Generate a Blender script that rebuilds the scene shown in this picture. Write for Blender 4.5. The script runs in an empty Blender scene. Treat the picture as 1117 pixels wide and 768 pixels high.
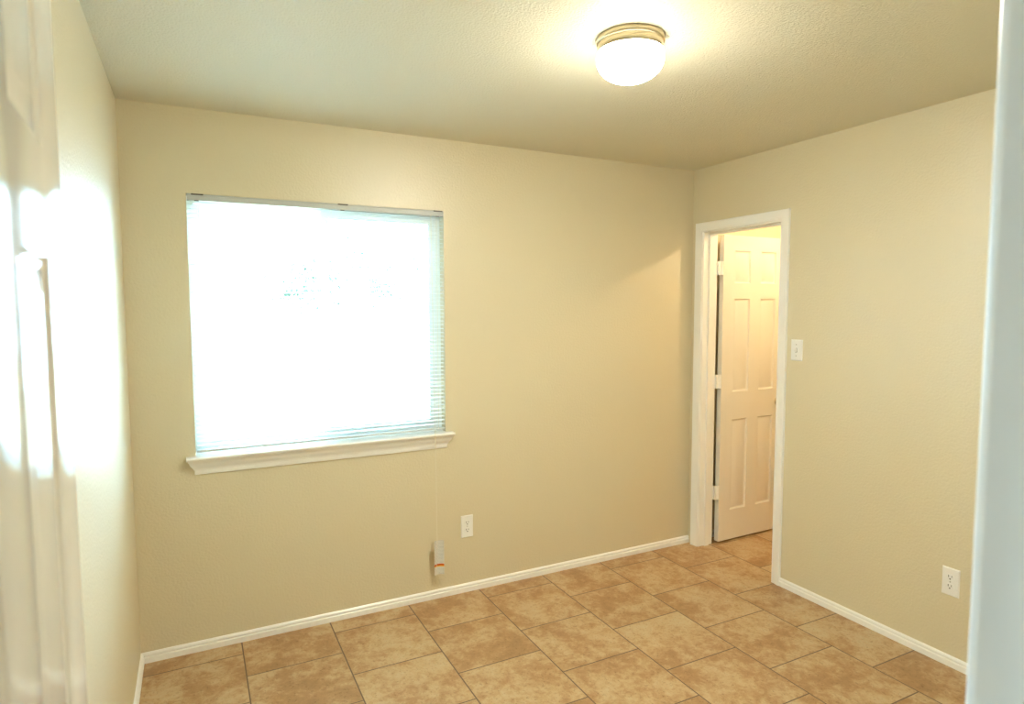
import bpy, bmesh, math, random
from mathutils import Vector, Matrix
random.seed(4)
D = bpy.data
SC = bpy.context.scene
C = SC.collection

# ------------------------------------------------------------------ camera
YAW, PITCH, ROLL = 0.4689, -0.0716, -0.0028
cam_d = D.cameras.new('camera')
cam = D.objects.new('camera', cam_d); C.objects.link(cam)
fw = Vector((math.sin(YAW)*math.cos(PITCH), math.cos(YAW)*math.cos(PITCH), math.sin(PITCH)))
rt = Vector((math.cos(YAW), -math.sin(YAW), 0)); up = rt.cross(fw)
r2 = math.cos(ROLL)*rt + math.sin(ROLL)*up
u2 = -math.sin(ROLL)*rt + math.cos(ROLL)*up
m = Matrix((r2, u2, -fw)).transposed().to_4x4()
m.translation = Vector((0.2555, -3.1382, 1.5715))
cam.matrix_world = m
cam_d.sensor_width = 36.0
cam_d.lens = 686.68/1117*36.0
cam_d.clip_start = 0.02
cam_d.dof.use_dof = True
cam_d.dof.focus_distance = 3.2
cam_d.dof.aperture_fstop = 5.6
SC.camera = cam

# ------------------------------------------------------------------ world, lights, exposure
SKY = 41.0          # brightness of the overcast daylight
LAMP = 268.0        # emission of the glass dome
CLOSET = 16.0      # watts of the closet lamp
w = D.worlds.new('daylight'); SC.world = w; w.use_nodes = True
bg = w.node_tree.nodes['Background']
bg.inputs[0].default_value = (.46, .745, 1.03, 1); bg.inputs[1].default_value = SKY
sun_d = D.lights.new('sun', 'SUN'); sun_d.energy = SKY*.6; sun_d.angle = 0.05; sun_d.color = (1, .95, .86)
sun = D.objects.new('sun', sun_d); C.objects.link(sun)
sun.rotation_euler = (math.radians(38), 0, math.radians(12))     # high, from the camera's side of the house: reaches only the garden
por_d = D.lights.new('window_light_portal', 'AREA'); por_d.shape = 'RECTANGLE'; por_d.size = 1.2; por_d.size_y = 1.16
por_d.cycles.is_portal = True
por = D.objects.new('window_light_portal', por_d); C.objects.link(por)
por2_d = D.lights.new('added_window_portal', 'AREA'); por2_d.shape = 'RECTANGLE'; por2_d.size = 1.05; por2_d.size_y = .12; por2_d.cycles.is_portal = True  # portal for the window added in the unseen hall
por2 = D.objects.new('added_window_portal', por2_d); C.objects.link(por2)
por2.location = (-.39, -3.86, 1.475); por2.rotation_euler = (0, math.radians(-90), 0)
por.location = (.847, .118, 1.4875); por.rotation_euler = (math.radians(-90), 0, 0)
vs = SC.view_settings
vs.view_transform = 'Standard'; vs.look = 'None'; vs.gamma = 1; vs.use_curve_mapping = False
vs.exposure = 0.19
SC.cycles.max_bounces = 14; SC.cycles.diffuse_bounces = 8; SC.cycles.transparent_max_bounces = 24
SC.cycles.sample_clamp_indirect = 25

# ------------------------------------------------------------------ materials
def srgb(r, g, b):
    return tuple(((c/255)/12.92 if c/255 <= .04045 else ((c/255+.055)/1.055)**2.4) for c in (r, g, b)) + (1,)

def mat(name, col, rough=.5, metal=0, spec=.5, bump=None, coat=0):
    """bump = (noise scale, strength, distance)"""
    M = D.materials.new(name); M.use_nodes = True
    nt = M.node_tree; b = nt.nodes['Principled BSDF']
    b.inputs['Base Color'].default_value = col; b.inputs['Roughness'].default_value = rough
    b.inputs['Metallic'].default_value = metal; b.inputs['Specular IOR Level'].default_value = spec
    b.inputs['Coat Weight'].default_value = coat
    if bump:
        g = nt.nodes.new('ShaderNodeNewGeometry'); n = nt.nodes.new('ShaderNodeTexNoise')
        n.inputs['Scale'].default_value = bump[0]; n.inputs['Detail'].default_value = 3
        bp = nt.nodes.new('ShaderNodeBump'); bp.inputs['Strength'].default_value = bump[1]; bp.inputs['Distance'].default_value = bump[2]
        nt.links.new(g.outputs['Position'], n.inputs['Vector']); nt.links.new(n.outputs['Fac'], bp.inputs['Height'])
        nt.links.new(bp.outputs['Normal'], b.inputs['Normal'])
    return M

WALL = mat('cream_wall_paint', srgb(219, 209, 180), .36, spec=.95, bump=(95, .45, .004))
CEIL = mat('ceiling_paint', srgb(217, 211, 189), .6, bump=(130, .6, .006))
TRIM = mat('white_trim_paint', srgb(246, 246, 243), .3, bump=(30, .04, .002))
DOORW = mat('white_door_paint', srgb(238, 235, 226), .22, spec=.8, bump=(14, .06, .002))
GLOSSW = mat('glossy_door_paint', srgb(236, 232, 220), .10, spec=.6, bump=(9, .03, .001))
RAIL = mat('blind_rail_shaded', srgb(196, 200, 198), .45)  # headrail's backlit shade put into the grey; bottom rail shares it
PLAST = mat('white_plastic', srgb(240, 240, 238), .3)
SLAT = mat('blind_vinyl', srgb(243, 246, 246), .4)
VINYL = mat('window_vinyl', srgb(232, 238, 236), .4)
DARK = mat('dark_slot', srgb(52, 46, 40), .6)
CORD = mat('cord_fibre', srgb(236, 230, 212), .8)
NICKEL = mat('brushed_nickel', srgb(200, 188, 160), .28, metal=1, bump=(200, .05, .001))
STEEL = mat('screw_steel', srgb(190, 188, 180), .35, metal=1)
CLIP = mat('clip_metal', srgb(96, 92, 86), .4, metal=.6)
FENCE = mat('fence_wood', srgb(190, 176, 158), .8, bump=(20, .3, .01))
SOIL = mat('dry_grass', srgb(176, 176, 140), .9, bump=(12, .5, .03))
LEAF = mat('tree_leaves', srgb(46, 62, 40), .6)
BARK = mat('tree_bark', srgb(160, 148, 132), .9, bump=(30, .5, .01))
SIDING = mat('outside_brick', srgb(186, 160, 138), .9)
HALLP = mat('hall_paint', srgb(214, 210, 200), .5, bump=(95, .3, .004))

def tag_paper():
    M = D.materials.new('printed_tag'); M.use_nodes = True
    nt = M.node_tree; b = nt.nodes['Principled BSDF']; b.inputs['Roughness'].default_value = .5
    g = nt.nodes.new('ShaderNodeNewGeometry'); s = nt.nodes.new('ShaderNodeSeparateXYZ')
    nt.links.new(g.outputs['Position'], s.inputs[0])
    f = nt.nodes.new('ShaderNodeMath'); f.operation = 'MULTIPLY'; f.inputs[1].default_value = 150
    nt.links.new(s.outputs['Z'], f.inputs[0])
    fr = nt.nodes.new('ShaderNodeMath'); fr.operation = 'FRACT'; nt.links.new(f.outputs[0], fr.inputs[0])
    gt = nt.nodes.new('ShaderNodeMath'); gt.operation = 'GREATER_THAN'; gt.inputs[1].default_value = .62
    nt.links.new(fr.outputs[0], gt.inputs[0])
    n = nt.nodes.new('ShaderNodeTexNoise'); n.inputs['Scale'].default_value = 260
    nt.links.new(g.outputs['Position'], n.inputs['Vector'])
    mm = nt.nodes.new('ShaderNodeMath'); mm.operation = 'MULTIPLY'
    nt.links.new(gt.outputs[0], mm.inputs[0]); nt.links.new(n.outputs['Fac'], mm.inputs[1])
    mx = nt.nodes.new('ShaderNodeMix'); mx.data_type = 'RGBA'
    mx.inputs['A'].default_value = srgb(232, 230, 222); mx.inputs['B'].default_value = srgb(150, 150, 146)
    nt.links.new(mm.outputs[0], mx.inputs['Factor']); nt.links.new(mx.outputs['Result'], b.inputs['Base Color'])
    return M
TAG = tag_paper()
ORANGE = mat('orange_print', srgb(206, 92, 30), .5)
YELLOW = mat('yellow_print', srgb(238, 180, 60), .5)

def emit(name, col, s):
    M = D.materials.new(name); M.use_nodes = True
    b = M.node_tree.nodes['Principled BSDF']
    b.inputs['Base Color'].default_value = (.9, .88, .82, 1); b.inputs['Roughness'].default_value = .25
    b.inputs['Emission Color'].default_value = col; b.inputs['Emission Strength'].default_value = s
    return M
GLOW = emit('frosted_lit_glass', (1.04, .99, .85, 1), LAMP)

_nt = GLOW.node_tree; _b = _nt.nodes['Principled BSDF']      # the bowl of the glass is brightest, its collar under the metal ring dimmer
_g = _nt.nodes.new('ShaderNodeNewGeometry'); _s = _nt.nodes.new('ShaderNodeSeparateXYZ'); _m = _nt.nodes.new('ShaderNodeMapRange')
_m.inputs['From Min'].default_value = 2.44-.122; _m.inputs['From Max'].default_value = 2.44-.080
_m.inputs['To Min'].default_value = LAMP; _m.inputs['To Max'].default_value = LAMP*.08
_nt.links.new(_g.outputs['Position'], _s.inputs[0]); _nt.links.new(_s.outputs['Z'], _m.inputs['Value']); _nt.links.new(_m.outputs['Result'], _b.inputs['Emission Strength'])

def glass():
    M = D.materials.new('window_glass'); M.use_nodes = True; nt = M.node_tree
    for n in list(nt.nodes): nt.nodes.remove(n)
    o = nt.nodes.new('ShaderNodeOutputMaterial'); t = nt.nodes.new('ShaderNodeBsdfTransparent'); t.inputs[0].default_value = (.93, .96, .95, 1)
    g = nt.nodes.new('ShaderNodeBsdfGlossy'); g.inputs['Roughness'].default_value = .01
    f = nt.nodes.new('ShaderNodeFresnel'); f.inputs[0].default_value = 1.3
    x = nt.nodes.new('ShaderNodeMixShader')
    nt.links.new(f.outputs[0], x.inputs[0]); nt.links.new(t.outputs[0], x.inputs[1]); nt.links.new(g.outputs[0], x.inputs[2]); nt.links.new(x.outputs[0], o.inputs[0])
    return M
GLASS = glass()

def screen_mat():
    M = D.materials.new('insect_mesh'); M.use_nodes = True; nt = M.node_tree
    for n in list(nt.nodes): nt.nodes.remove(n)
    o = nt.nodes.new('ShaderNodeOutputMaterial'); t = nt.nodes.new('ShaderNodeBsdfTransparent')
    g = nt.nodes.new('ShaderNodeBsdfDiffuse'); g.inputs[0].default_value = (.12, .14, .14, 1)
    x = nt.nodes.new('ShaderNodeMixShader'); x.inputs[0].default_value = .4
    nt.links.new(t.outputs[0], x.inputs[1]); nt.links.new(g.outputs[0], x.inputs[2]); nt.links.new(x.outputs[0], o.inputs[0])
    return M
SCREEN = screen_mat()

def tile_mat():
    M = D.materials.new('stone_tile_floor'); M.use_nodes = True; nt = M.node_tree; N = nt.nodes; L = nt.links
    b = N['Principled BSDF']
    g = N.new('ShaderNodeNewGeometry'); s = N.new('ShaderNodeSeparateXYZ'); L.new(g.outputs['Position'], s.inputs[0])
    def mth(op, a, bb=None):
        n = N.new('ShaderNodeMath'); n.operation = op
        for i, v in enumerate((a, bb)):
            if v is None: continue
            if isinstance(v, (int, float)): n.inputs[i].default_value = v
            else: L.new(v, n.inputs[i])
        return n.outputs[0]
    TY, TX = .3908, .4062
    u = mth('ADD', mth('MULTIPLY', s.outputs['Y'], -1), -.1258 + TY/2)
    v = mth('SUBTRACT', s.outputs['X'], .4089 - TX)
    cb = N.new('ShaderNodeCombineXYZ'); L.new(u, cb.inputs[0]); L.new(v, cb.inputs[1])
    br = N.new('ShaderNodeTexBrick'); L.new(cb.outputs[0], br.inputs['Vector'])
    br.offset = .5; br.offset_frequency = 2; br.squash = 1
    br.inputs['Scale'].default_value = 1; br.inputs['Brick Width'].default_value = TY; br.inputs['Row Height'].default_value = TX
    br.inputs['Mortar Size'].default_value = .0030; br.inputs['Mortar Smooth'].default_value = .15; br.inputs['Bias'].default_value = 0
    br.inputs['Color1'].default_value = (0, 0, 0, 1); br.inputs['Color2'].default_value = (1, 1, 1, 1); br.inputs['Mortar'].default_value = (.5, .5, .5, 1)
    rnd = mth('MULTIPLY', br.outputs['Color'], 37.0)
    # cloudy patches, shifted from tile to tile
    def noise(scale, det, rough, dist, wshift=0):
        n = N.new('ShaderNodeTexNoise'); n.noise_dimensions = '4D'
        n.inputs['Scale'].default_value = scale; n.inputs['Detail'].default_value = det; n.inputs['Roughness'].default_value = rough; n.inputs['Distortion'].default_value = dist
        L.new(g.outputs['Position'], n.inputs['Vector']); L.new(mth('ADD', rnd, wshift), n.inputs['W'])
        return n.outputs['Fac']
    n1 = noise(3.8, 9, .70, .35); n2 = noise(24, 7, .76, .6, 5); n3 = noise(85, 3, .6, 0, 9)
    mixf = mth('ADD', mth('MULTIPLY', n1, .60), mth('MULTIPLY', n2, .40))
    rp = N.new('ShaderNodeValToRGB'); L.new(mixf, rp.inputs[0])
    e = rp.color_ramp.elements
    e[0].position = .36; e[0].color = srgb(152, 119, 82)
    e[1].position = .66; e[1].color = srgb(198, 182, 146)
    k = e.new(.46); k.color = srgb(171, 134, 92)
    k = e.new(.54); k.color = srgb(192, 164, 124)
    # fine pits
    pr = N.new('ShaderNodeValToRGB'); L.new(n3, pr.inputs[0])
    pr.color_ramp.elements[0].position = .30; pr.color_ramp.elements[0].color = (.66, .60, .54, 1)
    pr.color_ramp.elements[1].position = .44; pr.color_ramp.elements[1].color = (1, 1, 1, 1)
    m1 = N.new('ShaderNodeMix'); m1.data_type = 'RGBA'; m1.blend_type = 'MULTIPLY'; m1.inputs['Factor'].default_value = 1
    L.new(rp.outputs[0], m1.inputs['A']); L.new(pr.outputs[0], m1.inputs['B'])
    m2 = N.new('ShaderNodeMix'); m2.data_type = 'RGBA'; L.new(br.outputs['Fac'], m2.inputs['Factor'])
    L.new(m1.outputs['Result'], m2.inputs['A']); m2.inputs['B'].default_value = srgb(104, 84, 66)
    L.new(m2.outputs['Result'], b.inputs['Base Color'])
    b.inputs['Roughness'].default_value = .42
    h = mth('SUBTRACT', mth('MULTIPLY', n2, .25), br.outputs['Fac'])
    bp = N.new('ShaderNodeBump'); bp.inputs['Strength'].default_value = .35; bp.inputs['Distance'].default_value = .003
    L.new(h, bp.inputs['Height']); L.new(bp.outputs[0], b.inputs['Normal'])
    return M
TILE = tile_mat()

# ------------------------------------------------------------------ mesh helpers
def obj(name, bm, material, parent=None, smooth=False, bevel=0):
    if bevel:
        bmesh.ops.bevel(bm, geom=list(bm.edges), offset=bevel, segments=2, profile=.6, affect='EDGES')
    bmesh.ops.recalc_face_normals(bm, faces=bm.faces)
    me = D.meshes.new(name); bm.to_mesh(me); bm.free()
    me.materials.append(material)
    if smooth:
        me.shade_smooth()
        me.set_sharp_from_angle(angle=math.radians(40))
    o = D.objects.new(name, me); C.objects.link(o)
    if parent is not None:
        o.parent = parent
        o.matrix_parent_inverse = Matrix.Identity(4)
        if parent.get('_loc') is not None:
            pass
    return o

def struct(name, bm, material, parent=None, smooth=False, label=None, bevel=0):
    o = obj(name, bm, material, parent, smooth, bevel)
    if parent is None:
        o['kind'] = 'structure'
        if label: o['label'] = label
    return o

def thing(name, label, cat, group=None, kind=None):
    o = D.objects.new(name, None); C.objects.link(o)
    o.empty_display_size = .05
    o['label'] = label
    if cat: o['category'] = cat
    if group: o['group'] = group
    if kind: o['kind'] = kind
    return o

def box(bm, a, b):
    x0, y0, z0 = a; x1, y1, z1 = b
    v = [bm.verts.new(p) for p in ((x0,y0,z0),(x1,y0,z0),(x1,y1,z0),(x0,y1,z0),(x0,y0,z1),(x1,y0,z1),(x1,y1,z1),(x0,y1,z1))]
    for f in ((0,1,2,3),(4,5,6,7),(0,1,5,4),(1,2,6,5),(2,3,7,6),(3,0,4,7)):
        bm.faces.new([v[i] for i in f])
    return bm

def B(*boxes):
    bm = bmesh.new()
    for a, b in boxes: box(bm, a, b)
    return bm

def loft(bm, rings, closed=True, caps=True):
    R = [[bm.verts.new(p) for p in r] for r in rings]
    n = len(R[0])
    for a, b in zip(R, R[1:]):
        for i in range(n if closed else n-1):
            j = (i+1) % n
            bm.faces.new((a[i], a[j], b[j], b[i]))
    if caps:
        bm.faces.new(R[0]); bm.faces.new(R[-1])
    return bm

def lathe(bm, prof, c, axis='z', n=48):
    """prof: list of (r, h) ; axis out of c along +-axis"""
    rings = []
    for r, h in prof:
        ring = []
        for k in range(n):
            t = 2*math.pi*k/n; a, b = max(r, 1e-4)*math.cos(t), max(r, 1e-4)*math.sin(t)
            if axis == 'z': ring.append((c[0]+a, c[1]+b, c[2]+h))
            elif axis == 'y': ring.append((c[0]+a, c[1]+h, c[2]+b))
            else: ring.append((c[0]+h, c[1]+a, c[2]+b))
        rings.append(ring)
    return loft(bm, rings)

def tube(bm, pts, r, n=8):
    pts = [Vector(p) for p in pts]; rings = []
    for i, p in enumerate(pts):
        d = (pts[min(i+1, len(pts)-1)] - pts[max(i-1, 0)]).normalized()
        a = d.orthogonal().normalized()
        if rings and abs(d.z) > .5: a = d.cross(Vector((0, 1, 0))).normalized()
        elif abs(d.z) > .5: a = d.cross(Vector((0, 1, 0))).normalized()
        b = d.cross(a)
        rings.append([tuple(p + r*(math.cos(2*math.pi*k/n)*a + math.sin(2*math.pi*k/n)*b)) for k in range(n)])
    return loft(bm, rings)

def wall_with_hole(axis, t0, t1, a0, a1, z0, z1, h):
    """slab; axis 'x': runs along y at x=t0..t1 ; axis 'y': runs along x at y=t0..t1. h = (b0, b1, hz0, hz1)"""
    bm = bmesh.new()
    b0, b1, hz0, hz1 = h
    us = [a0, b0, b1, a1]; zs = sorted({z0, hz0, hz1, z1})
    V = {}
    def P(t, u, z):
        k = (t, u, z)
        if k not in V: V[k] = bm.verts.new((t, u, z) if axis == 'x' else (u, t, z))
        return V[k]
    hole = lambda i, z: (i == 1 and hz0 - 1e-6 < z < hz1)
    for i in range(3):
        for za, zb in zip(zs, zs[1:]):
            if hole(i, (za+zb)/2): continue
            for t in (t0, t1):
                bm.faces.new((P(t,us[i],za), P(t,us[i+1],za), P(t,us[i+1],zb), P(t,us[i],zb)))
    for za, zb in zip(zs, zs[1:]):
        for u in (a0, a1): bm.faces.new((P(t0,u,za), P(t1,u,za), P(t1,u,zb), P(t0,u,zb)))
        if hole(1, (za+zb)/2):
            for u in (b0, b1): bm.faces.new((P(t0,u,za), P(t1,u,za), P(t1,u,zb), P(t0,u,zb)))
    for i in range(3):
        for z in (z0, z1):
            if hole(i, z+1e-5) or hole(i, z-1e-5): continue
            bm.faces.new((P(t0,us[i],z), P(t0,us[i+1],z), P(t1,us[i+1],z), P(t1,us[i],z)))
    for z in (hz0, hz1):
        if z0 < z < z1: bm.faces.new((P(t0,b0,z), P(t0,b1,z), P(t1,b1,z), P(t1,b0,z)))
    return bm

# ------------------------------------------------------------------ dimensions
W, H = 3.1595, 2.44
FY = -2.885                       # room face of the front wall
WX0, WX1, WZ0, WZ1 = .248, 1.446, .890, 2.072       # window opening
CJ0, CJ1, CH = -.684, -.098, 2.035                  # closet doorway between jamb faces, head underside
EJ0, EJ1, EH = .165, .783, 2.045                    # entry doorway
TW = .115

# ------------------------------------------------------------------ room shell
struct('floor', B(((-.4, -4.6, -.05), (4.9, .14, 0))), TILE, label='beige mottled stone tile floor laid in a staggered pattern')
struct('ceiling', B(((-.4, -4.6, H), (4.9, .14, H+.08))), CEIL, label='textured cream ceiling')
struct('wall_back', wall_with_hole('y', 0, .12, -.12, W, 0, H, (WX0, WX1, WZ0, WZ1)), WALL, label='textured cream wall with the window')
struct('wall_left', B(((-.12, FY-TW, 0), (0, 0, H))), WALL, label='textured cream wall behind the open entry door')
struct('wall_right', wall_with_hole('x', W, W+TW, FY-TW, 0, 0, H, (CJ0-.02, CJ1+.02, 0, CH+.02)), WALL, label='textured cream wall with the closet doorway')
struct('wall_front', wall_with_hole('y', FY-TW, FY, 0, W, 0, H, (EJ0-.02, EJ1+.02, 0, EH+.02)), WALL, label='textured cream wall around the entry doorway')
# closet beyond the right doorway
struct('wall_closet', B(((W+TW, .0, 0), (4.8, .12, H)), ((4.6, -1.7, 0), (4.8, 0, H)), ((W+TW, -1.82, 0), (4.8, -1.7, H)), ((W, 0, 0), (W+TW, .12, H))), WALL, label='cream walls inside the closet')
# hall the camera stands in
struct('wall_hall', B(((-.4, -4.5, 0), (-.3, -3.92, H)), ((-.4, -3.80, 0), (-.3, FY-TW, H)), ((-.4, -3.92, 0), (-.3, -3.80, .95)), ((-.4, -3.92, 2.0), (-.3, -3.80, H)), ((-.4, -4.6, 0), (2.4, -4.5, H)), ((2.3, -4.5, 0), (2.4, FY-TW, H)), ((-.3, FY-TW-.001, 0), (-.12, FY-TW+.1, H))), HALLP, label='pale walls of the hall outside the room')

added_win = thing('added_hall_window', 'narrow window added to the unseen hall to light the entry jamb', None, kind='structure')  # added out of view: lets bluish sky light onto the right entry jamb
obj('window_frame', B(((-.37, -3.92, .95), (-.33, -3.905, 2.0)), ((-.37, -3.815, .95), (-.33, -3.80, 2.0)), ((-.37, -3.905, .95), (-.33, -3.815, .965)), ((-.37, -3.905, 1.985), (-.33, -3.815, 2.0))), VINYL, added_win)
obj('glass_pane', B(((-.352, -3.905, .965), (-.348, -3.815, 1.985))), GLASS, added_win)

# ------------------------------------------------------------------ baseboards
BP = [(0, 0), (.0125, 0), (.0125, .024), (.0100, .0270), (.0065, .0285), (.0068, .0300), (.0105, .033), (.0095, .040), (.0045, .0455), (0, .0465)]
def base_run(name, p0, p1, nrm, m0=0, m1=0):
    """p0,p1 on the wall line, nrm into the room; m: +1 inside mitre, 0 square"""
    p0, p1, nrm = Vector(p0), Vector(p1), Vector(nrm); d = (p1-p0).normalized()
    r0 = [tuple(p0 + nrm*v + d*v*m0 + Vector((0, 0, z))) for v, z in BP]
    r1 = [tuple(p1 + nrm*v - d*v*m1 + Vector((0, 0, z))) for v, z in BP]
    return struct(name, loft(bmesh.new(), [r0, r1]), TRIM)
base_run('baseboard_back', (0, 0, 0), (W, 0, 0), (0, -1, 0), 1, 0)
base_run('baseboard_left', (0, 0, 0), (0, FY, 0), (1, 0, 0), 1, 0)
base_run('baseboard_right', (W, -.741, 0), (W, FY, 0), (-1, 0, 0), 0, 1)
base_run('baseboard_front', (W, FY, 0), (EJ1+.064, FY, 0), (0, 1, 0), 1, 0)
base_run('baseboard_closet', (W+TW, 0, 0), (4.6, 0, 0), (0, -1, 0), 0, 0)

# ------------------------------------------------------------------ door trims (jamb + stop + casing)
CP = [(0, 0), (0, .0075), (.0025, .0105), (.008, .0115), (.0115, .0095), (.014, .0095), (.026, .0115), (.038, .0145), (.046, .0165), (.053, .0165), (.0565, .0135), (.057, 0)]
def casing_bm(axis, plane, sgn, a0, a1, top, bottom=0.0):
    """mitred casing round an opening a0..a1 (along the wall) on the wall face 'plane', standing proud in direction sgn"""
    st = []
    for (a, z, da, dz) in ((a0, bottom, -1, 0), (a0, top, -1, 1), (a1, top, 1, 1), (a1, bottom, 1, 0)):
        ring = []
        for u, v in CP:
            aa, zz, tt = a + da*u, z + dz*u, plane + sgn*v
            ring.append((tt, aa, zz) if axis == 'x' else (aa, tt, zz))
        st.append(ring)
    return loft(bmesh.new(), st)

t1 = thing('trim_1', 'white painted casing and jamb of the closet doorway', None, kind='structure')
obj('casing', casing_bm('x', W, -1, CJ0-.005, CJ1+.005, CH+.006), TRIM, t1, True)
obj('casing', casing_bm('x', W+TW, 1, CJ0-.005, CJ1+.005, CH+.006), TRIM, t1, True)
obj('jamb', B(((W, CJ0-.019, 0), (W+TW, CJ0, CH+.019)), ((W, CJ1, 0), (W+TW, CJ1+.019, CH+.019)), ((W, CJ0, CH), (W+TW, CJ1, CH+.019))), TRIM, t1)
obj('door_stop', B(((W+.045, CJ0, 0), (W+TW-.037, CJ0+.011, CH-.011)), ((W+.045, CJ1-.011, 0), (W+TW-.037, CJ1, CH-.011)), ((W+.045, CJ0, CH-.011), (W+TW-.037, CJ1, CH))), TRIM, t1)

t2 = thing('trim_2', 'white painted casing and jamb of the entry doorway', None, kind='structure')
obj('casing', casing_bm('y', FY, 1, EJ0-.005, EJ1+.005, EH+.006), TRIM, t2, True)
obj('casing', casing_bm('y', FY-TW, -1, EJ0-.005, EJ1+.005, EH+.006), TRIM, t2, True)
obj('jamb', B(((EJ0-.019, FY-TW, 0), (EJ0, FY, EH+.019)), ((EJ1, FY-TW, 0), (EJ1+.019, FY, EH+.019)), ((EJ0, FY-TW, EH), (EJ1, FY, EH+.019))), TRIM, t2)
obj('door_stop', B(((EJ0, FY-.075, 0), (EJ0+.011, FY-.040, EH-.011)), ((EJ1-.011, FY-.075, 0), (EJ1, FY-.040, EH-.011)), ((EJ0, FY-.075, EH-.011), (EJ1, FY-.040, EH))), TRIM, t2)

# ------------------------------------------------------------------ six-panel doors
def door_mesh(w_, h_, th, stiles, rails, xf, steps=None):
    """stiles = [(x0,x1),(x0,x1)] panel columns ; rails = [(z0,z1)...] panel rows ; xf maps (along, depth, z) to world"""
    bm = bmesh.new(); V = {}
    def P(x, y, z):
        k = (round(x, 5), round(y, 5), round(z, 5))
        if k not in V: V[k] = bm.verts.new(xf(x, y, z))
        return V[k]
    xs = sorted({0, w_} | {v for s in stiles for v in s}); zs = sorted({0, h_} | {v for r in rails for v in r})
    for face, s in ((0, 1), (th, -1)):
        for xa, xb in zip(xs, xs[1:]):
            for za, zb in zip(zs, zs[1:]):
                if (xa, xb) in stiles and (za, zb) in rails:
                    steps = steps or [(0, 0), (.003, .005), (.008, .0085), (.014, .0090), (.017, .0082), (.043, .0020), (.045, .0016)]
                    for (i0, d0), (i1, d1) in zip(steps, steps[1:]):
                        a = [(xa+i0, za+i0), (xb-i0, za+i0), (xb-i0, zb-i0), (xa+i0, zb-i0)]
                        b = [(xa+i1, za+i1), (xb-i1, za+i1), (xb-i1, zb-i1), (xa+i1, zb-i1)]
                        for q in range(4):
                            r = (q+1) % 4
                            bm.faces.new((P(a[q][0], face+s*d0, a[q][1]), P(a[r][0], face+s*d0, a[r][1]), P(b[r][0], face+s*d1, b[r][1]), P(b[q][0], face+s*d1, b[q][1])))
                    i, d = steps[-1]
                    bm.faces.new((P(xa+i, face+s*d, za+i), P(xb-i, face+s*d, za+i), P(xb-i, face+s*d, zb-i), P(xa+i, face+s*d, zb-i)))
                else:
                    bm.faces.new((P(xa, face, za), P(xb, face, za), P(xb, face, zb), P(xa, face, zb)))
    for za, zb in zip(zs, zs[1:]):
        for x in (0, w_): bm.faces.new((P(x, 0, za), P(x, th, za), P(x, th, zb), P(x, 0, zb)))
    for xa, xb in zip(xs, xs[1:]):
        for z in (0, h_): bm.faces.new((P(xa, 0, z), P(xb, 0, z), P(xb, th, z), P(xa, th, z)))
    return bm

def knob_bm(c, axis, s):
    bm = bmesh.new()
    lathe(bm, [(0, 0), (.031, 0), (.032, s*.004), (.026, s*.008), (.012, s*.010), (.011, s*.026), (.018, s*.032), (.026, s*.040), (.0275, s*.050), (.024, s*.058), (.014, s*.062), (0, s*.063)], c, axis, 32)
    return bm

# closet door, hinged by the corner and swung right back into the closet
A1 = math.radians(1.07); ca, sa = math.cos(A1), math.sin(A1)
HX, HY = 3.316, -.116
def xf_closet(x, y, z): return (HX + x*ca - y*sa, HY + x*sa + y*ca, .012 + z)
rows = [(.203, .811), (.995, 1.608), (1.710, 1.921)]
d1 = struct('door_1', door_mesh(.592, 2.018, .035, [(.102, .245), (.345, .490)], rows, xf_closet), DOORW, smooth=True, label='white six-panel closet door standing open in the right doorway')
obj('door_knob', knob_bm(xf_closet(.540, 0, .903), 'y', -1), NICKEL, d1, True)
for hz in (1.771, 1.037, .301):
    bm = bmesh.new()
    box(bm, (W+TW-.030, CJ1-.0025, hz), (W+TW+.004, CJ1, hz+.089))            # leaf on the jamb
    box(bm, (W+TW+.003, CJ1-.012, hz), (W+TW+.006, CJ1-.0005, hz+.089))
    box(bm, (HX-.0022, HY+.002, hz), (HX, HY+.032, hz+.089))                   # leaf on the door edge
    box(bm, (W+TW+.002, HY+.004, hz), (HX-.001, HY+.007, hz+.089))
    lathe(bm, [(0, 0), (.0065, 0), (.0065, .089), (0, .089)], (HX-.012, HY+.004, hz), 'z', 16)
    h = obj('hinge', bm, TRIM, d1, True); h['label'] = 'white painted hinge'

# entry door, open along the left wall
A2 = math.radians(91.7); c2, s2 = math.cos(A2), math.sin(A2)
EX, EYH = .150, -2.896
def xf_entry(x, y, z): return (EX + x*c2 - y*s2, EYH + x*s2 + y*c2, .012 + z)
d2 = struct('door_2', door_mesh(.600, 2.020, .034, [(.106, .250), (.350, .494)], rows, xf_entry, [(0, 0), (.003, .0025), (.007, .0042), (.012, .0042), (.015, .0036), (.033, .0006), (.035, .0004)]), GLOSSW, smooth=True, label='white glossy six-panel entry door open along the left wall')
kx, ky, kz = xf_entry(.545, 0, .903)
obj('door_knob', knob_bm((kx, ky, kz), 'x', 1), NICKEL, d2, True)

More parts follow.
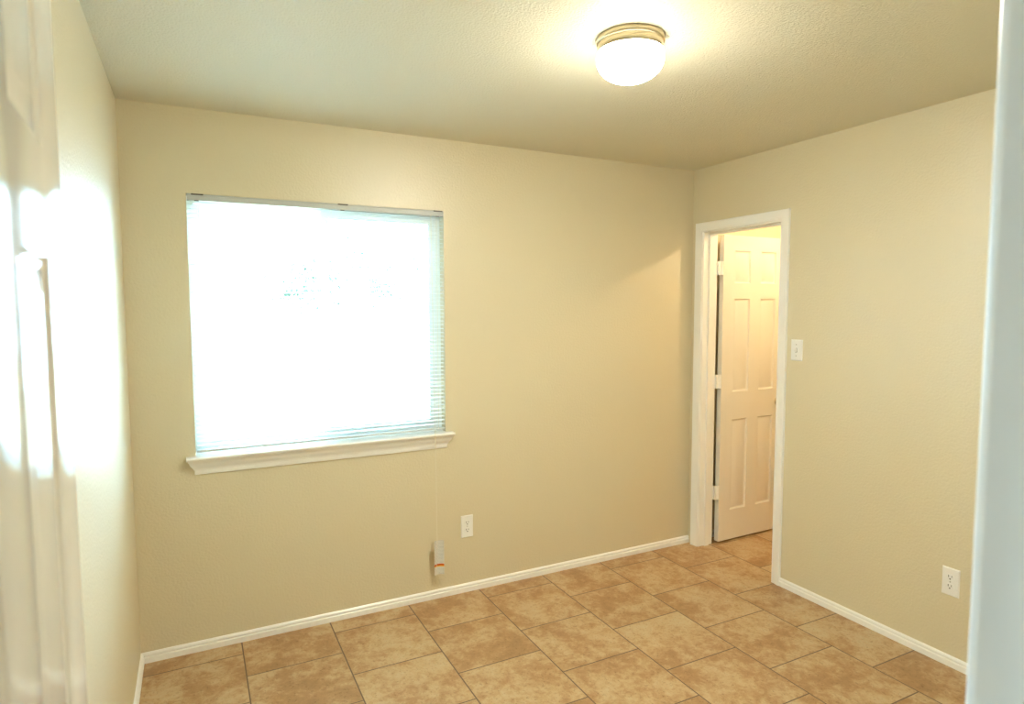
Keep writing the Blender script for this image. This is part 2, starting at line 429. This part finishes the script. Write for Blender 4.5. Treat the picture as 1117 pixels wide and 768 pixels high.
# ------------------------------------------------------------------ window
win = thing('window_1', 'white vinyl sliding window behind the blind', None, kind='structure')
y0, y1 = .062, .118
zb = .905
obj('window_frame', B(((WX0, y0, zb), (WX0+.028, y1, WZ1)), ((WX1-.028, y0, zb), (WX1, y1, WZ1)), ((WX0+.028, y0, zb), (WX1-.028, y1, zb+.03)), ((WX0+.028, y0, WZ1-.03), (WX1-.028, y1, WZ1))), VINYL, win)
def sash(x0, x1, ya, yb, wdt):
    z0_, z1_ = zb+.03, WZ1-.03
    s = obj('sash', B(((x0, ya, z0_), (x0+wdt, yb, z1_)), ((x1-wdt, ya, z0_), (x1, yb, z1_)), ((x0+wdt, ya, z0_), (x1-wdt, yb, z0_+wdt)), ((x0+wdt, ya, z1_-wdt), (x1-wdt, yb, z1_))), VINYL, win)
    obj('glass_pane', B(((x0+wdt, (ya+yb)/2-.002, z0_+wdt), (x1-wdt, (ya+yb)/2+.002, z1_-wdt))), GLASS, s)
XC = .852
sash(WX0+.028, XC+.016, .094, .112, .026)
sash(XC-.020, WX1-.028, .068, .088, .034)
sc = obj('insect_screen', B(((XC, .1145, zb+.03), (WX1-.028, .1150, WZ1-.03))), SCREEN, win); sc['label'] = 'fine grey insect mesh over half the window'
# stool and moulded apron
t3 = thing('window_sill', 'white moulded sill shelf under the window', None, kind='structure'); t3.name = 'trim_3'
bm = bmesh.new()
sp = [(-.048, .8925), (-.0505, .8955), (-.0505, .9015), (-.0475, .9050), (.0615, .9050), (.0615, .8905), (-.046, .8905)]
loft(bm, [[(WX0+.0005, y, z) for y, z in sp], [(WX1-.0005, y, z) for y, z in sp]])
for xa, xb in ((.208, WX0+.0005), (WX1-.0005, 1.482)):
    spn = [(y if y < 0 else -.0002, z) for y, z in sp]
    loft(bm, [[(xa, y, z) for y, z in spn], [(xb, y, z) for y, z in spn]])
obj('sill_board', bm, TRIM, t3, True)
bm = bmesh.new()
ap = [(0, .8905), (.036, .8905), (.036, .884), (.032, .879), (.030, .872), (.025, .862), (.018, .853), (.014, .846), (.014, .843), (.010, .841), (.010, .824), (.007, .820), (0, .820)]
loft(bm, [[(.250 - v, -v, z) for v, z in ap], [(1.440 + v, -v, z) for v, z in ap]])
obj('apron', bm, TRIM, t3, True)

# ------------------------------------------------------------------ mini blind
bl = thing('window_blind', 'white horizontal mini blind with thin open slats hanging in the window', 'blind')
bx0, bx1 = WX0+.0035, WX1-.0035
bm = bmesh.new()
hp = [(-.006, 2.0700), (-.0075, 2.0690), (-.0075, 2.0665), (-.0045, 2.0650), (-.0045, 2.0470), (-.0070, 2.0455), (-.0070, 2.0435), (-.004, 2.0425), (.024, 2.0425), (.024, 2.0700)]
loft(bm, [[(bx0, y, z) for y, z in hp], [(bx1, y, z) for y, z in hp]])
obj('headrail', bm, RAIL, bl)
for bxp in (.292, .925, 1.412):
    o = obj('bracket', B(((bxp-.024, -.0090, 2.0688), (bxp+.024, .018, 2.0712)), ((bxp-.024, -.0092, 2.0655), (bxp+.024, -.0078, 2.0712))), CLIP, bl)
    o['label'] = 'dark metal mounting clip'
    obj('ladder_clip', B(((bxp-.012, -.0085, 2.0395), (bxp+.006, -.005, 2.0430))), CLIP, bl)
slz = []
z = 2.026
while z > .944:
    slz.append(z); z -= .0203
bm = bmesh.new()
for z in slz:
    til = .10 + random.uniform(-.02, .02); cr = .0018
    dzz = random.uniform(-.0006, .0006)
    top, bot = [], []
    for k in range(6):
        q = k/5*2-1
        yy = .009 + q*.0125; zz = z + cr*(1-q*q) + q*.0125*til + dzz
        top.append((yy, zz+.0002)); bot.append((yy, zz-.0002))
    prof = top + bot[::-1]
    loft(bm, [[(bx0+.003, y, zz) for y, zz in prof], [(bx1-.003, y, zz) for y, zz in prof]])
obj('slats', bm, SLAT, bl)
obj('bottom_rail', B(((bx0+.002, -.003, .918), (bx1-.002, .021, .930))), RAIL, bl, bevel=.003)
for lx in (.292, .867, 1.404):
    bm = bmesh.new()
    for yy in (-.0045, .0225):
        tube(bm, [(lx, yy, 2.044), (lx, yy, .924)], .0006, 6)
    tube(bm, [(lx+.006, .009, 2.044), (lx+.006, .009, .924)], .0006, 6)
    for z in slz:
        box(bm, (lx-.0004, -.0045, z-.0012), (lx+.0004, .0225, z-.0008))
    obj('ladder_cord', bm, CORD, bl)
TX_, TY_ = 1.375, -.058
bm = bmesh.new()
for dx in (-.0016, .0016):
    tube(bm, [(1.372+dx, -.0085, 2.045), (1.371+dx, -.0125, 2.0), (1.369+dx, -.034, 1.45), (1.367+dx, -.0530, .92), (1.367+dx, -.0545, .86), (TX_-.006+dx, TY_, .335), (TX_-.006+dx, TY_, .320)], .0008, 8)
tube(bm, [(TX_-.006, TY_+.002, .325), (TX_-.008, TY_+.006, .20), (TX_-.008, TY_+.010, .10)], .0007, 8)
cdo = obj('lift_cord', bm, CORD, bl)
def card(zA, zB, rr, sp_, extra=0.0):        # a card whose edges curl toward the room
    bm = bmesh.new(); n = 14
    def ring(z):
        out, inn = [], []
        for k in range(n+1):
            t = -sp_ + 2*sp_*k/n
            for lst, r in ((out, rr-extra), (inn, rr+.0012)):
                lst.append((TX_ + .003 + r*math.sin(t+.1), TY_ - .024 + r*math.cos(t+.1), z))
        return out + inn[::-1]
    loft(bm, [ring(zA), ring(zB)])
    return bm
tg = obj('warning_tag', card(.149, .334, .036, .80), TAG, bl, True); tg['label'] = 'curled white printed tag on the cord'
st = obj('tag_stripe', card(.197, .207, .036, .80, .0004), ORANGE, tg, True); st['label'] = 'orange red stripe'
st = obj('tag_stripe', card(.1915, .197, .036, .80, .0004), YELLOW, tg, True); st['label'] = 'yellow stripe'

# ------------------------------------------------------------------ outlets and switch
def plate_frame(origin, right, nrm):
    o, r, n = Vector(origin), Vector(right), Vector(nrm)
    return lambda u, v, d: tuple(o + r*u + Vector((0, 0, v)) + n*d)
def pbox(bm, F, u0, u1, v0, v1, d0, d1, inset=0):
    ring = lambda i, d: [F(u0+i, v0+i, d), F(u1-i, v0+i, d), F(u1-i, v1-i, d), F(u0+i, v1-i, d)]
    if inset: loft(bm, [ring(0, d0), ring(0, d0+(d1-d0)*.35), ring(inset, d1)])
    else: loft(bm, [ring(0, d0), ring(0, d1)])
def disc(bm, F, u, v, ru, rv, d0, d1, n=24, flat=None):
    pts = []
    for k in range(n):
        t = 2*math.pi*k/n; a, b = ru*math.cos(t), rv*math.sin(t)
        if flat: b = max(-flat, min(flat, b))
        pts.append((u+a, v+b))
    loft(bm, [[F(a, b, d0) for a, b in pts], [F(a, b, d1) for a, b in pts]])
def outlet(F, label):
    t = thing('wall_outlet', label, 'outlet', 'wall outlets')
    bm = bmesh.new(); pbox(bm, F, -.0355, .0355, -.0615, .0615, 0, .0065, .004); obj('cover_plate', bm, PLAST, t)
    for v in (.0215, -.0195):
        bm = bmesh.new(); disc(bm, F, 0, v, .0168, .0168, .006, .0085, 32, .0135); r = obj('receptacle', bm, PLAST, t, True)
        bm = bmesh.new()
        pbox(bm, F, -.0078, -.0052, v-.001, v+.0085, .0082, .0088); pbox(bm, F, .0052, .0074, v-.000, v+.0080, .0082, .0088)
        disc(bm, F, 0, v-.0075, .0030, .0028, .0082, .0088, 16)
        s = obj('socket_slots', bm, DARK, r); s['label'] = 'dark slots and round hole'
    bm = bmesh.new(); disc(bm, F, 0, .001, .0030, .0030, .0064, .0076, 16); obj('screw', bm, STEEL, t)
    return t
outlet(plate_frame((1.5635, 0, .3675), (1, 0, 0), (0, -1, 0)), 'white duplex wall outlet low under the window wall, right of the blind cord')
outlet(plate_frame((W, -1.627, .373), (0, -1, 0), (-1, 0, 0)), 'white duplex wall outlet low on the wall beside the closet doorway')
F = plate_frame((W, -.810, 1.334), (0, -1, 0), (-1, 0, 0))
t = thing('light_switch', 'white single toggle light switch on the wall beside the closet doorway', 'light switch')
bm = bmesh.new(); pbox(bm, F, -.0355, .0355, -.057, .057, 0, .0065, .004); obj('cover_plate', bm, PLAST, t)
bm = bmesh.new()
loft(bm, [[F(-.005, -.012, .006), F(.005, -.012, .006), F(.005, .012, .006), F(-.005, .012, .006)],
          [F(-.0042, .000, .017), F(.0042, .000, .017), F(.0042, .009, .018), F(-.0042, .009, .018)]])
obj('toggle', bm, PLAST, t)
bm = bmesh.new(); pbox(bm, F, -.006, .006, -.0125, .0125, .0062, .0068); s = obj('toggle_slot', bm, DARK, t)
for v in (.0305, -.0305):
    bm = bmesh.new(); disc(bm, F, 0, v, .0030, .0030, .0064, .0076, 16); obj('screw', bm, STEEL, t)

# ------------------------------------------------------------------ ceiling lamp
LC = (1.555, -1.43, H)
lamp = thing('ceiling_light', 'lit round flush-mount ceiling light with frosted dome and brushed metal ring', 'ceiling light')
bm = bmesh.new()
lathe(bm, [(0, 0), (.1085, 0), (.1100, -.003), (.1100, -.016), (.1085, -.018), (.1055, -.019), (.1050, -.022), (.1060, -.024), (.1060, -.040), (.1040, -.044), (.098, -.045), (0, -.045)], LC, 'z', 72)
rb = obj('metal_base', bm, NICKEL, lamp, True); rb['label'] = 'brushed metal two-step ring'
bm = bmesh.new()
pr = [(0, -.0455), (.100, -.0455), (.103, -.048)]
for k in range(1, 17):
    t = -.38 + (math.pi/2+.38)*k/16
    pr.append((.1095*math.cos(t)**.92 if k < 16 else 0, -.064 - .074*math.sin(t)))
lathe(bm, pr, LC, 'z', 64)
gd = obj('glass_dome', bm, GLOW, lamp, True); gd['label'] = 'glowing frosted glass dome'

# closet's own lamp: a bare bulb holder on the closet ceiling, out of sight above the doorway
KX, KY, KZ = 3.86, -.80, 2.30
kl = thing('closet_light', 'bare warm bulb in a porcelain holder on the closet ceiling', 'ceiling light')
bm = bmesh.new(); lathe(bm, [(0, 0), (.055, 0), (.055, -.015), (.025, -.045), (.022, -.075), (0, -.075)], (KX, KY, H), 'z', 32); obj('lamp_holder', bm, PLAST, kl, True)
bm = bmesh.new(); lathe(bm, [(0, -.076), (.014, -.076), (.015, -.090), (.026, -.115), (.030, -.140), (.026, -.160), (.014, -.170), (0, -.172)], (KX, KY, H), 'z', 32)
BULB = emit('lit_bulb', (1, .76, .46, 1), CLOSET/(math.pi*math.pi*4*.028**2))
obj('bulb', bm, BULB, kl, True)

# ------------------------------------------------------------------ garden outside
struct('ground', B(((-9, .125, -.75), (14, 16, -.65))), SOIL, label='dry grass of the yard outside')
fn = thing('garden_fence', 'pale wooden board fence across the yard seen through the blind', 'fence')
bm = bmesh.new(); x = -3.0
while x < 8:
    hh = 1.02 + random.uniform(-.006, .006)
    box(bm, (x, 4.0, -.65), (x+.136, 4.018, hh)); x += .142
obj('fence_boards', bm, FENCE, fn)
obj('fence_rail', B(((-3, 4.018, .78), (8, 4.056, .87))), FENCE, fn)
obj('fence_rail', B(((-3, 4.018, -.35), (8, 4.056, -.26))), FENCE, fn)
for k in range(6):
    px = -2.8 + k*2.1
    obj('fence_post', B(((px, 4.056, -.65), (px+.09, 4.146, 1.0))), FENCE, fn)

def tree(cx, cy, hz, r, n, label):
    t = thing('garden_tree', label, 'tree', 'trees beyond the fence')
    rnd = random.Random(int(cx*100))
    bm = bmesh.new()
    rings = []
    for q, (dz, rr) in enumerate(((-.65, .13), (0, .10), (hz*.6, .08), (hz, .04))):
        rings.append([(cx+rr*math.cos(a*math.pi/5)+.05*q, cy+rr*math.sin(a*math.pi/5), dz) for a in range(10)])
    loft(bm, rings)
    for k in range(7):
        a = rnd.uniform(0, 6.28); e = rnd.uniform(.5, 1.1); L_ = r*rnd.uniform(.6, .95)
        s = Vector((cx+.12, cy, hz*rnd.uniform(.55, .9)))
        tube(bm, [s, s+Vector((math.cos(a)*L_*.5, math.sin(a)*L_*.5, e*L_*.5)), s+Vector((math.cos(a)*L_, math.sin(a)*L_, e*L_*.8))], .022, 6)
    obj('trunk', bm, BARK, t, True)
    bm = bmesh.new()
    for c in range(26):
        d = Vector((rnd.gauss(0, 1), rnd.gauss(0, 1), rnd.gauss(0, 1))).normalized()*r*rnd.uniform(.2, 1)
        cc = Vector((cx, cy, hz+.3)) + Vector((d.x, d.y, d.z*.8))
        for k in range(n):
            p = cc + Vector((rnd.gauss(0, .13), rnd.gauss(0, .13), rnd.gauss(0, .12)))
            u_ = Vector((rnd.gauss(0, 1), rnd.gauss(0, 1), rnd.gauss(0, 1))).normalized()
            v_ = u_.orthogonal().normalized(); s = rnd.uniform(.03, .055)
            nn = u_.cross(v_)*s*.12
            q = [bm.verts.new(p+u_*s), bm.verts.new(p+v_*s*.45+nn), bm.verts.new(p-u_*s), bm.verts.new(p-v_*s*.45+nn)]
            bm.faces.new(q)
    obj('foliage', bm, LEAF, t)
tree(1.66, 6.2, 1.6, .55, 34, 'slim leafy tree beyond the fence, seen near the middle of the window')
tree(3.35, 8.2, 1.75, .95, 22, 'broader leafy tree beyond the fence, seen through the right half of the window')
